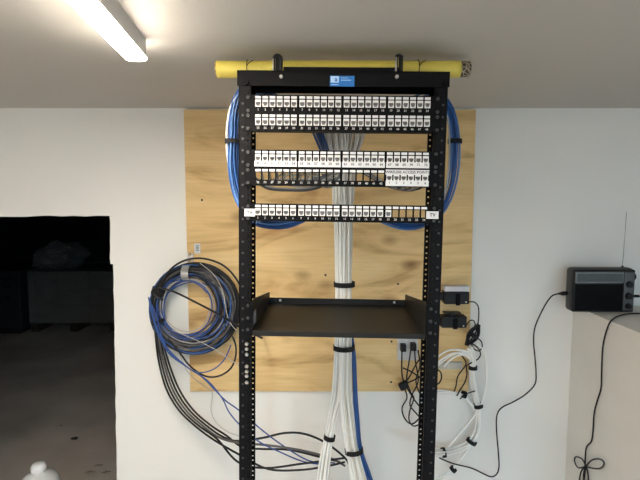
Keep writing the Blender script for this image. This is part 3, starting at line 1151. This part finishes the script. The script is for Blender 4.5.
# ------------------------------------------------------------------ outlet behind the shelf with plugged cords
q0, q1 = P(397.5, 322, PY), P(417.5, 360, PY)
ol = empty('power_outlet', ((q0.x + q1.x) / 2, PY, (q0.z + q1.z) / 2), 'white wall outlet on the plywood just under the shelf front', 'outlet')
w, h = (q1.x - q0.x) / 2, (q0.z - q1.z) / 2
link('cover_plate', rbox(-w, w, -.007, -.0005, -h, h, .003), M['white'], ol)
for x in (-.5 * w, .45 * w):
    link('receptacle', rbox(x - .014, x + .014, -.0105, -.006, -.066, .052, .003), M['white'], ol)
oc = ol.location
cords = []
for k, (u, v) in enumerate(((402.5, 346), (412.5, 345))):
    q = P(u, v, PY - .012)
    cd_ = empty('power_lead', (q.x, q.y, q.z), ['black power cord plugged into the left half of the outlet', 'pair of black power cords plugged into the right half of the outlet'][k], 'power cord', 'cords plugged into the outlet')
    link('plug', rbox(-.012, .012, -.03, .0, -.018, .014, .004), M['rubber'], cd_)
    cords.append(cd_)
cpaths = [
    (0, [(402, 349, 1.955), (401.8, 362, 1.955), (402.0, 374, 1.95), (404, 382, 1.945), (410, 393, 1.94), (416, 402, 1.935), (422, 409, 1.92), (430, 416, 1.90)]),
    (1, [(411.0, 348, 1.955), (409, 362, 1.955), (407, 374, 1.95), (407, 382, 1.945), (411, 393, 1.94), (414, 398, 1.94), (410, 410, 1.94), (409, 420, 1.935), (413, 426, 1.93), (420, 424, 1.92), (428, 418, 1.90)]),
    (1, [(414.5, 348, 1.955), (415.5, 362, 1.955), (418, 376, 1.95), (417.5, 384, 1.945), (412, 395, 1.94), (410, 405, 1.94), (415, 412, 1.935), (424, 421, 1.91), (432, 424, 1.90)]),
    (0, [(403, 368, 1.95), (410, 371, 1.95), (418, 376, 1.945), (426, 381, 1.93), (436, 385, 1.92), (441, 380, 1.92), (441, 373, 1.92), (437, 369, 1.92)]),
    (0, [(405, 389, 1.945), (407, 398, 1.94), (402, 408, 1.94), (405, 419, 1.935), (412, 424, 1.93), (420, 418, 1.92), (430, 411, 1.90)]),
    (1, [(399, 386, 1.945), (408, 379, 1.94), (414, 368, 1.94), (419, 360, 1.94), (428, 352, 1.92)]),
    (1, [(418, 350, 1.95), (420, 365, 1.945), (416, 380, 1.94), (419, 392, 1.935), (424, 400, 1.92), (431, 404, 1.90)]),
    (1, [(405, 384, 1.945), (412, 381, 1.94), (420, 377, 1.93), (430, 373, 1.92), (438, 370, 1.92)]),
]
for k, pts in cpaths:
    strand('cord', smooth_path(pxpath(pts), .01), .0030, M['rubber'], cords[k], 8)
q = P(403.5, 385.5, 1.945)
lump = rbox(-.020, .020, -.014, .014, -.016, .016, .008)
o = link('cord_adapter', lump, M['rubber'], None, smooth=True, matrix=Matrix.Translation(q) @ Matrix.Rotation(-.5, 4, 'Y'))
to_parent(o, cords[0])
o.matrix_parent_inverse = cords[0].matrix_basis.inverted()

# ------------------------------------------------------------------ two black power supplies on the plywood's right edge
def supply(u0, u1, v0, v1, label, paper):
    a, b = P(u0, v0, 1.945), P(u1, v1, 1.945)
    e = empty('power_supply', ((a.x + b.x) / 2, PY, (a.z + b.z) / 2), label, 'power supply', 'power supplies beside the rack')
    w, h = (b.x - a.x) / 2, (a.z - b.z) / 2
    link('body', rbox(-w, w, -.05, -.0005, -h, h, .006), M['plastic'], e)
    link('latch', rbox(-.10 * w, .26 * w, -.055, -.049, -h - .004, .72 * h, .003), M['panel'], e)
    link('rear_mount', B(-w - .013, -w + .006, -.035, -.0005, -h * .45, h * .6), M['plastic'], e, bevel=.002)
    link('indicator', cyl(bmesh.new(), (w * .72, -.051, -h * .62), (w * .72, -.049, -h * .62), .0032, 10), M['white'], e)
    return e, w, h


e1, w, h = supply(444.5, 469.5, 291.8, 304.5, 'upper black power supply with a white label sheet above it', True)
link('label_sheet', B(-w * .95, w * 1.02, -.046, -.0005, h + .0002, h + .022), M['paper'], e1, bevel=.002)
e2, w, h = supply(441.5, 467, 316.5, 328.2, 'lower black power supply with a flat black flap on top', False)
link('flap', B(-w * .75, w * .55, -.045, -.01, h + .010, h + .014), M['plastic'], e2)
link('flap_stem', B(-w * .3, w * .1, -.035, -.02, h - .001, h + .0105), M['plastic'], e2)
strand('cord', smooth_path(pxpath([(469, 302, 1.95), (474, 301.8, 1.945), (478, 306, 1.94), (478.8, 314, 1.94), (478, 323, 1.94), (476, 330, 1.94)]), .008), .0026, M['rubber'], e1, 8)
strand('cord', smooth_path(pxpath([(466, 326, 1.95), (470, 320.5, 1.945), (474, 321, 1.94), (475, 326, 1.94), (470, 330, 1.94), (468, 336, 1.94)]), .008), .0026, M['rubber'], e2, 8)

# tied hank of black cord below them
hk = empty('cord_hank', P(475, 345, 1.94), 'tied hank of black cord hanging below the two power supplies', 'power cord')
rnd = random.Random(9)
c0, c1 = P(478.5, 326, 1.94), P(467.5, 344, 1.94)
ax = (c1 - c0)
axn = ax.normalized()
sd_ = axn.cross(Vector((0, 1, 0))).normalized()
for k in range(6):
    mid = (c0 + c1) / 2 + sd_ * rnd.uniform(-.006, .006) + Vector((0, rnd.uniform(-.012, .012), 0))
    A_, B_ = ax.length / 2 * rnd.uniform(.9, 1.2), .014 * rnd.uniform(.5, 1.2)
    pts = [tuple(mid + axn * A_ * math.cos(2 * PI * i / 14) + sd_ * B_ * math.sin(2 * PI * i / 14) * (1.0 - .45 * math.cos(4 * PI * i / 14))) for i in range(14)]
    o = link('cord_loop', tube(bmesh.new(), smooth_path(pts, .008, True), .0033, 8, True), M['rubber'], None, smooth=True)
    to_parent(o, hk)
o = strap_at('strap', (c0 + c1) / 2, ax, .014, .016, .016, None)
to_parent(o, hk)
for pts in ([(470, 342, 1.94), (478, 348, 1.94), (480.5, 354, 1.945), (478, 359, 1.95), (472, 362.5, 1.95), (466.5, 366, 1.95), (467, 374, 1.95), (465, 382, 1.955), (460, 390, 1.95), (457, 396, 1.95)],
            [(474, 336, 1.935), (481, 341, 1.94), (482, 347, 1.945), (479, 351, 1.945), (473, 348, 1.94), (471, 341, 1.94)],
            [(462, 356, 1.97), (466, 364, 1.97), (458, 376, 1.975), (456, 386, 1.975), (454, 392, 1.975)]):
    strand('cord', smooth_path(pxpath(pts), .008), .0028, M['rubber'], hk, 8)

# ------------------------------------------------------------------ ribbed terminal block
q0, q1 = P(438.5, 361.5, PY), P(461.5, 368.5, PY)
tb = empty('terminal_block', ((q0.x + q1.x) / 2, PY, (q0.z + q1.z) / 2), 'small pale ribbed terminal strip on the plywood right of the rack', 'terminal block')
w, h = (q1.x - q0.x) / 2, (q0.z - q1.z) / 2
link('base_plate', B(-w, w, -.008, -.0005, -h, h), M['lcable'], tb)
bm = bmesh.new()
for k in range(13):
    x = -w + (k + .5) * 2 * w / 13
    box(bm, x - w / 20, x + w / 20, -.014, -.008, -h * .9, h * .9)
link('ribs', bm, M['wcable2'], tb)

# ------------------------------------------------------------------ white cable runs right of the rack
wr = empty('white_cable_run', P(470, 420, 1.98), 'strapped run of white cables curving down the wall right of the rack', 'cables')
for pts, r in (([(432, 362, 1.93), (440, 355, 1.93), (450, 350, 1.93), (460, 350, 1.935), (468, 352, 1.94), (474, 357, 1.95)], .0040),
               ([(436, 364, 1.94), (444, 358, 1.94), (454, 353, 1.94), (464, 354, 1.945), (472, 359, 1.95)], .0040),
               ([(444, 367, 1.955), (448, 362, 1.955), (456, 356, 1.95), (464, 355, 1.95), (471, 360, 1.955)], .0040),
               ([(434, 369, 1.95), (442, 362, 1.95), (452, 355, 1.95), (462, 352, 1.95), (472, 356, 1.955)], .0040)):
    strand('cable', smooth_path(pxpath(pts), .01), r, M['wcable'], wr)
main = [pw(470, 347, 1.94, 3.2, 2.6), pw(473, 356, 1.95, 3.2, 2.6), pw(472.8, 368, 1.96, 2.8, 2.6), pw(472.8, 380, 1.965, 3, 2.6), pw(475.5, 395, 1.97, 3.0, 2.6), pw(478.3, 409, 1.97, 2.8, 2.6), pw(478.6, 424, 1.965, 3.2, 3), pw(475.5, 436, 1.96, 3.4, 3), pw(470, 443, 1.955, 3.4, 3), pw(458, 449.5, 1.94, 3.4, 3), pw(446, 452.5, 1.90, 3.4, 3), pw(436, 453, 1.80, 3.4, 3), pw(425, 452, 1.70, 3.4, 3)]
for pth in bundle_paths(main, 7, 51, wob=.25):
    strand('cable', pth, .0040, M['wcable'], wr)
for pts in ([(430, 394, 1.86), (437, 390.5, 1.90), (447, 391, 1.95), (457, 393.5, 1.96), (464, 395.5, 1.965), (470, 402, 1.97), (477, 410, 1.97), (479.5, 420, 1.975), (476, 434, 1.975)],
            [(430, 396, 1.86), (438, 392.5, 1.90), (448, 392.5, 1.95), (458, 395, 1.96), (465, 398, 1.965), (471, 405, 1.97), (476, 412, 1.97), (477, 424, 1.975), (472, 438, 1.975)],
            [(477, 344, 1.94), (484, 351, 1.95), (486.5, 364, 1.96), (486.3, 382, 1.965), (484, 396, 1.965), (479, 409, 1.955), (468, 424, 1.95), (457, 437, 1.95), (446, 450, 1.92), (438, 457, 1.86)],
            [(475, 433, 1.965), (469, 448, 1.96), (461, 459, 1.955), (453.5, 468, 1.955), (446, 473.5, 1.94), (437, 478.5, 1.9), (426, 486, 1.85)],
            [(474, 436, 1.975), (467, 450, 1.97), (459, 461, 1.965), (452, 470.5, 1.96), (445, 476, 1.94), (437, 482, 1.9), (428, 490, 1.85)]):
    strand('cable', smooth_path(pxpath(pts), .012), .0044, M['wcable'], wr)
for (u, v, Y, T, hw, hd) in ((473.0, 367.6, 1.96, (0, 0, 1), .0150, .014), (478.2, 405.5, 1.97, (.25, 0, -1), .017, .017), (471.5, 441.5, 1.957, (-.5, 0, -.87), .020, .018),
                             (443.5, 452.5, 1.885, (1, 0, .15), .017, .018), (453.2, 469.2, 1.958, (1, 0, 1.1), .012, .014), (464.0, 394.5, 1.965, (1, 0, -.3), .012, .014)):
    o = strap_at('strap', P(u, v, Y), T, hw, hd, .016, None)
    to_parent(o, wr)
o = strand('strap_tail', smooth_path(pxpath([(460, 399, 1.955), (464, 395, 1.95), (470, 392.5, 1.95), (475, 391, 1.955)]), .01), .0024, M['velcro'], wr, 6)

# ------------------------------------------------------------------ radio on the ledge
rz = LZ
fa, fb = P(572.3, 290, 1.885), P(634.6, 290, 1.885)
zt = P(600, 268.4, 1.885).z
rw, rh = (fb.x - fa.x) / 2, (zt - rz)
ra_ = empty('table_radio', ((fa.x + fb.x) / 2, 1.885, rz), 'dark grey table radio with raised antenna standing on the ledge', 'radio')
link('body', rbox(-rw, rw, 0.0, .060, 0, rh, .016, 5), M['radio_case'], ra_, smooth=True)
link('front_plate', rbox(-rw * .985, rw * .985, -.004, .012, rh * .012, rh * .97, .0055, 3), M['plastic'], ra_)
link('speaker_grille', rbox(-rw * .93, rw * .60, -.006, .002, rh * .05, rh * .64, .0025), M['panel'], ra_)
link('display_bezel', rbox(-rw * .94, rw * .61, -.0075, .002, rh * .665, rh * .925, .0035), M['radio_trim2'], ra_)
link('display', B(-rw * .89, rw * .56, -.0082, -.006, rh * .705, rh * .885), M['radio_lcd'], ra_)
link('control_strip', rbox(rw * .63, rw * .95, -.006, .004, rh * .04, rh * .925, .004), M['radio_grey'], ra_)
for z, r in ((.64, .0135), (.38, .0145), (.15, .0125)):
    link('knob', cyl(bmesh.new(), (rw * .79, -.006, rh * z), (rw * .79, -.015, rh * z), r, 24, r * .85), M['plastic'], ra_)
link('side_knob', cyl(bmesh.new(), (rw - .002, .02, rh * .80), (rw + .008, .02, rh * .80), .015, 20), M['plastic'], ra_)
abase = Vector((P(622.3, 268, 1.92).x, 1.92, rz + rh - .004)) - Vector(ra_.location)
atop = P(626.6, 212, 1.92) - Vector(ra_.location)
am = abase.lerp(atop, .5)
bm = bmesh.new()
cyl(bm, abase, am, .0019, 8)
cyl(bm, am, atop, .0013, 8)
an = link('antenna', bm, M['chrome'], ra_)
link('antenna_base', cyl(bmesh.new(), abase - Vector((0, 0, .004)), abase + Vector((.0005, 0, .010)), .0045, 12), M['plastic'], ra_)

# cord from the radio's left side to the rack
rcq = P(562, 293.5, 1.92)
rcord = empty('radio_cord', rcq, 'long black cord hanging from the left side of the radio to the rack', 'cord')
pts = [(560, 293.6, 1.92), (553, 295.2, 1.94), (547, 302, 1.96), (540, 315, 1.968), (534.8, 328, 1.968), (533.6, 342, 1.968), (535, 358, 1.968), (536, 372, 1.968), (535, 384, 1.968), (526, 394, 1.968), (514, 401.5, 1.968), (502, 407.5, 1.968), (497, 415, 1.968), (496.5, 430, 1.968),
       (498.3, 452, 1.968), (499, 467, 1.968), (496.5, 474.5, 1.968), (491, 476.8, 1.965), (484, 474, 1.962), (471, 468, 1.948), (453, 463.5, 1.93), (439, 457.5, 1.90), (435.3, 452, 1.87), (433.5, 442, 1.86), (433, 425, 1.84), (430, 410, 1.82)]
strand('cord', smooth_path(pxpath(pts), .012), .0030, M['rubber'], rcord, 8)
a_, b_ = P(558.5, 293.6, 1.925), P(567.8, 293.3, 1.925)
o = link('plug', tube(bmesh.new(), [a_, a_.lerp(b_, .3), a_.lerp(b_, .35), b_], [.004, .006, .0085, .0085], 12), M['rubber'], None, smooth=True)
to_parent(o, rcord)
# plug in the radio's right side
a_, b_ = P(633.5, 296, 1.92), P(648, 296.3, 1.92)
pg = link('plug', tube(bmesh.new(), [a_, a_.lerp(b_, .35), a_.lerp(b_, .4), b_], [.006, .006, .0035, .0035], 12), M['rubber'], None, smooth=True)
tag(pg, 'small black plug pushed into the right side of the radio', 'plug')
# cord over the ledge with a tied bow at its end
zl = LZ + .004
def onledge(u, v, lift=.004):
    d = ray(u, v)
    return CAM + d * ((LZ + lift - CAM.z) / d.z)
hang = empty('hanging_cord', onledge(612, 321), 'black cord draped over the ledge with its end tied in a bow', 'cord')
XF = LX - .006
def onface(u, v, off=0.0):
    """a point just off the ledge wall's left face"""
    d = ray(u, v)
    return CAM + d * ((LX - .005 - off) / d.x)
pts = [onledge(655, 313.5), onledge(640, 313.4), onledge(628, 313.8), onledge(618, 316.2), onledge(611, 321.0)]
pts += [onface(607.2, 328.5, .001), onface(604.0, 340), onface(602.3, 352), onface(601.6, 372), onface(601.0, 388), onface(597.5, 400), onface(594.2, 413), onface(593.0, 430), onface(591.5, 441), onface(586.5, 447), onface(585.3, 458), onface(585, 466)]
strand('cord', smooth_path([tuple(p) for p in pts], .01), .0028, M['rubber'], hang, 8)
for lp in ([(585, 467), (578, 467.5), (574.5, 461), (576, 456.8), (582, 459), (586, 466)], [(586, 466), (592, 460), (600, 459), (604, 463), (601, 468), (594, 468.5), (586, 466.5)], [(585, 466), (581, 472), (579.5, 481), (581, 488), (584, 480), (585.5, 468)], [(586, 466), (588, 474), (588, 486), (585, 490), (583.5, 476), (585, 467)]):
    strand('cord_loop', smooth_path([tuple(onface(u, v, .004 + .003 * (i % 2))) for i, (u, v) in enumerate(lp)], .006), .0028, M['rubber'], hang, 8)

# ------------------------------------------------------------------ store room contents
SY = 6.15
q0, q1 = P(27, 272, SY), P(114, 272, SY)
zb = .125
lh = q0.z - zb
ld = empty('wrapped_pallet', ((q0.x + q1.x) / 2, SY, 0), 'film-wrapped pallet of cartons in the dark room beyond the opening', 'pallet load')
hw = (q1.x - q0.x) / 2
bm = bmesh.new()
for k in range(6):
    y = .02 + k * .17
    box(bm, -hw, hw, y, y + .11, .105, .125)
for x in (-hw, -.05, hw - .1):
    box(bm, x, x + .1, .02, .98, 0, .105)
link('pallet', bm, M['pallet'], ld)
rnd = random.Random(2)
edges = [-hw, -hw + .10 * hw, -hw + .62 * hw, -hw + 1.36 * hw, hw]
for i in range(1, 4):
    for j in range(3):
        x0, x1 = edges[i] + .006, edges[i + 1] - .006
        z0, z1 = zb + j * lh / 3 + .003, zb + (j + 1) * lh / 3 - .003
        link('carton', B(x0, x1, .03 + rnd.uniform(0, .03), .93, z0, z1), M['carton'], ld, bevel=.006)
bm = B(-hw, hw, 0.0, .97, zb, zb + lh + .01)
bmesh.ops.subdivide_edges(bm, edges=list(bm.edges), cuts=14, use_grid_fill=True)
for v in bm.verts:
    v.co += Vector((0, -1, 0)) * (.014 * noise.noise(v.co * 7) + .008 * noise.noise(v.co * 19))
link('stretch_wrap', bm, M['film'], ld)
# crumpled film heap lying on top of the load
q = P(57, 262, SY + .25)
fl = bmesh.new()
bmesh.ops.create_icosphere(fl, subdivisions=4, radius=1)
zt_ = zb + lh + .012
for v in fl.verts:
    n_ = noise.noise(v.co * 2.1) * .35 + noise.noise(v.co * 5.3) * .18
    v.co = Vector((v.co.x * .33, v.co.y * .26, v.co.z * .21)) * (1 + n_)
lowest = min(v.co.z for v in fl.verts)
for v in fl.verts:
    v.co.z = max(v.co.z, -.14)
    v.co += Vector((q.x, SY + .36, zt_ + .142))
tag(link('crumpled_film', fl, M['film']), 'crumpled heap of clear plastic film on top of the wrapped pallet', 'plastic film')
# grey cabinet left of the pallet
q0, q1 = P(-18, 271, SY - .1), P(18.5, 271, SY - .1)
cb = empty('metal_cabinet', ((q0.x + q1.x) / 2, SY - .1, 0), 'low blue-grey metal cabinet with slots left of the wrapped pallet', 'cabinet')
hw = (q1.x - q0.x) / 2
link('body', B(-hw, hw, 0, .8, .08, q0.z), M['cabinet'], cb, bevel=.008)
link('plinth', B(-hw + .03, hw - .03, .03, .77, 0, .08), M['dark'], cb)
for v, ww in ((279, .10), (286, .08), (298.5, .05)):
    a = P(9, v, SY - .1)
    x = a.x - cb.location.x
    link('slot', B(x - ww, x + ww * .4, -.004, .004, a.z - .02, a.z + .02), M['dark'], cb)

# bottle standing in the opening
jz = .50
jq = P(38.5, 463.2, 2.13)
t = (jz - CAM.z) / (jq - CAM).z
jp = CAM + (jq - CAM) * t
jug = empty('water_jug', (jp.x, jp.y, 0), 'clear plastic water jug with a white cap in the wall opening', 'jug')
prof = [(.07, 0), (.082, .006), (.087, .025), (.087, .11), (.083, .12), (.087, .13), (.087, .24), (.083, .25), (.087, .26), (.087, .385), (.084, .412), (.074, .432), (.055, .447), (.036, .455), (.027, .462), (.027, .49)]
link('bottle', lathe(prof, 32), M['clear'], jug, smooth=True)
link('cap', lathe([(.030, .463), (.0335, .466), (.0335, .484), (.029, .496), (.014, .5015)], 24), M['capwhite'], jug, smooth=True)

# bits of debris on the store-room floor
rnd = random.Random(13)
def onfloor(u, v):
    d = ray(u, v)
    return CAM + d * (-CAM.z / d.z)
for k, (u, v, s, m) in enumerate(((75, 438.5, .030, 'scrap'), (90, 473, .035, 'scrap2'), (99, 466, .03, 'scrap2'), (61, 425.5, .016, 'scrap2'), (106, 473, .03, 'scrap2'))):
    p = onfloor(u, v)
    bm = bmesh.new()
    bmesh.ops.create_icosphere(bm, subdivisions=2, radius=1)
    for vv in bm.verts:
        nn = 1 + .6 * noise.noise(vv.co * 1.7 + Vector((k * 9, 0, 0)))
        vv.co = Vector((vv.co.x * s * nn, vv.co.y * s * .6 * nn, max(0, vv.co.z * s * .28 * nn)))
        vv.co += p
    o = link('floor_scrap', bm, M[m])
    tag(o, ['small dark scrap lying alone on the concrete beyond the opening', 'pale crumb of debris nearest the bottom of the opening', 'pale crumb of debris by the right edge of the opening', 'tiny pale crumb on the open floor behind the dark scrap',
            'pale crumb of debris closest to the right jamb of the opening'][k], 'debris', 'scraps on the store room floor')

# ------------------------------------------------------------------ daylight and view
wd = bpy.data.worlds.new('world')
sc.world = wd
wd.use_nodes = True
bg = wd.node_tree.nodes['Background']
bg.inputs[0].default_value = (0.55, 0.70, 1.0, 1)
bg.inputs[1].default_value = 0.3

# area light as open sky beyond the added window: shines in downwards only
SKY = bpy.data.lights.new('sky_daylight', 'AREA')
SKY.shape = 'RECTANGLE'
SKY.size, SKY.size_y = 3.4, 2.0
SKY.energy = 380
SKY.color = (0.58, 0.80, 1.0)
lo = bpy.data.objects.new('sky_daylight', SKY)
COL.objects.link(lo)
lo.location = (2.1, YR - 2.0, 2.6)
lo.rotation_euler = (PI / 2, 0, 0)          # faces +y, toward the window

vs = sc.view_settings
vs.view_transform = 'Standard'
vs.look = 'None'
vs.gamma = 1
vs.use_curve_mapping = False
vs.exposure = -0.05
sc.cycles.use_denoising = True
sc.cycles.max_bounces = 10
sc.cycles.caustics_reflective = False
sc.cycles.caustics_refractive = False
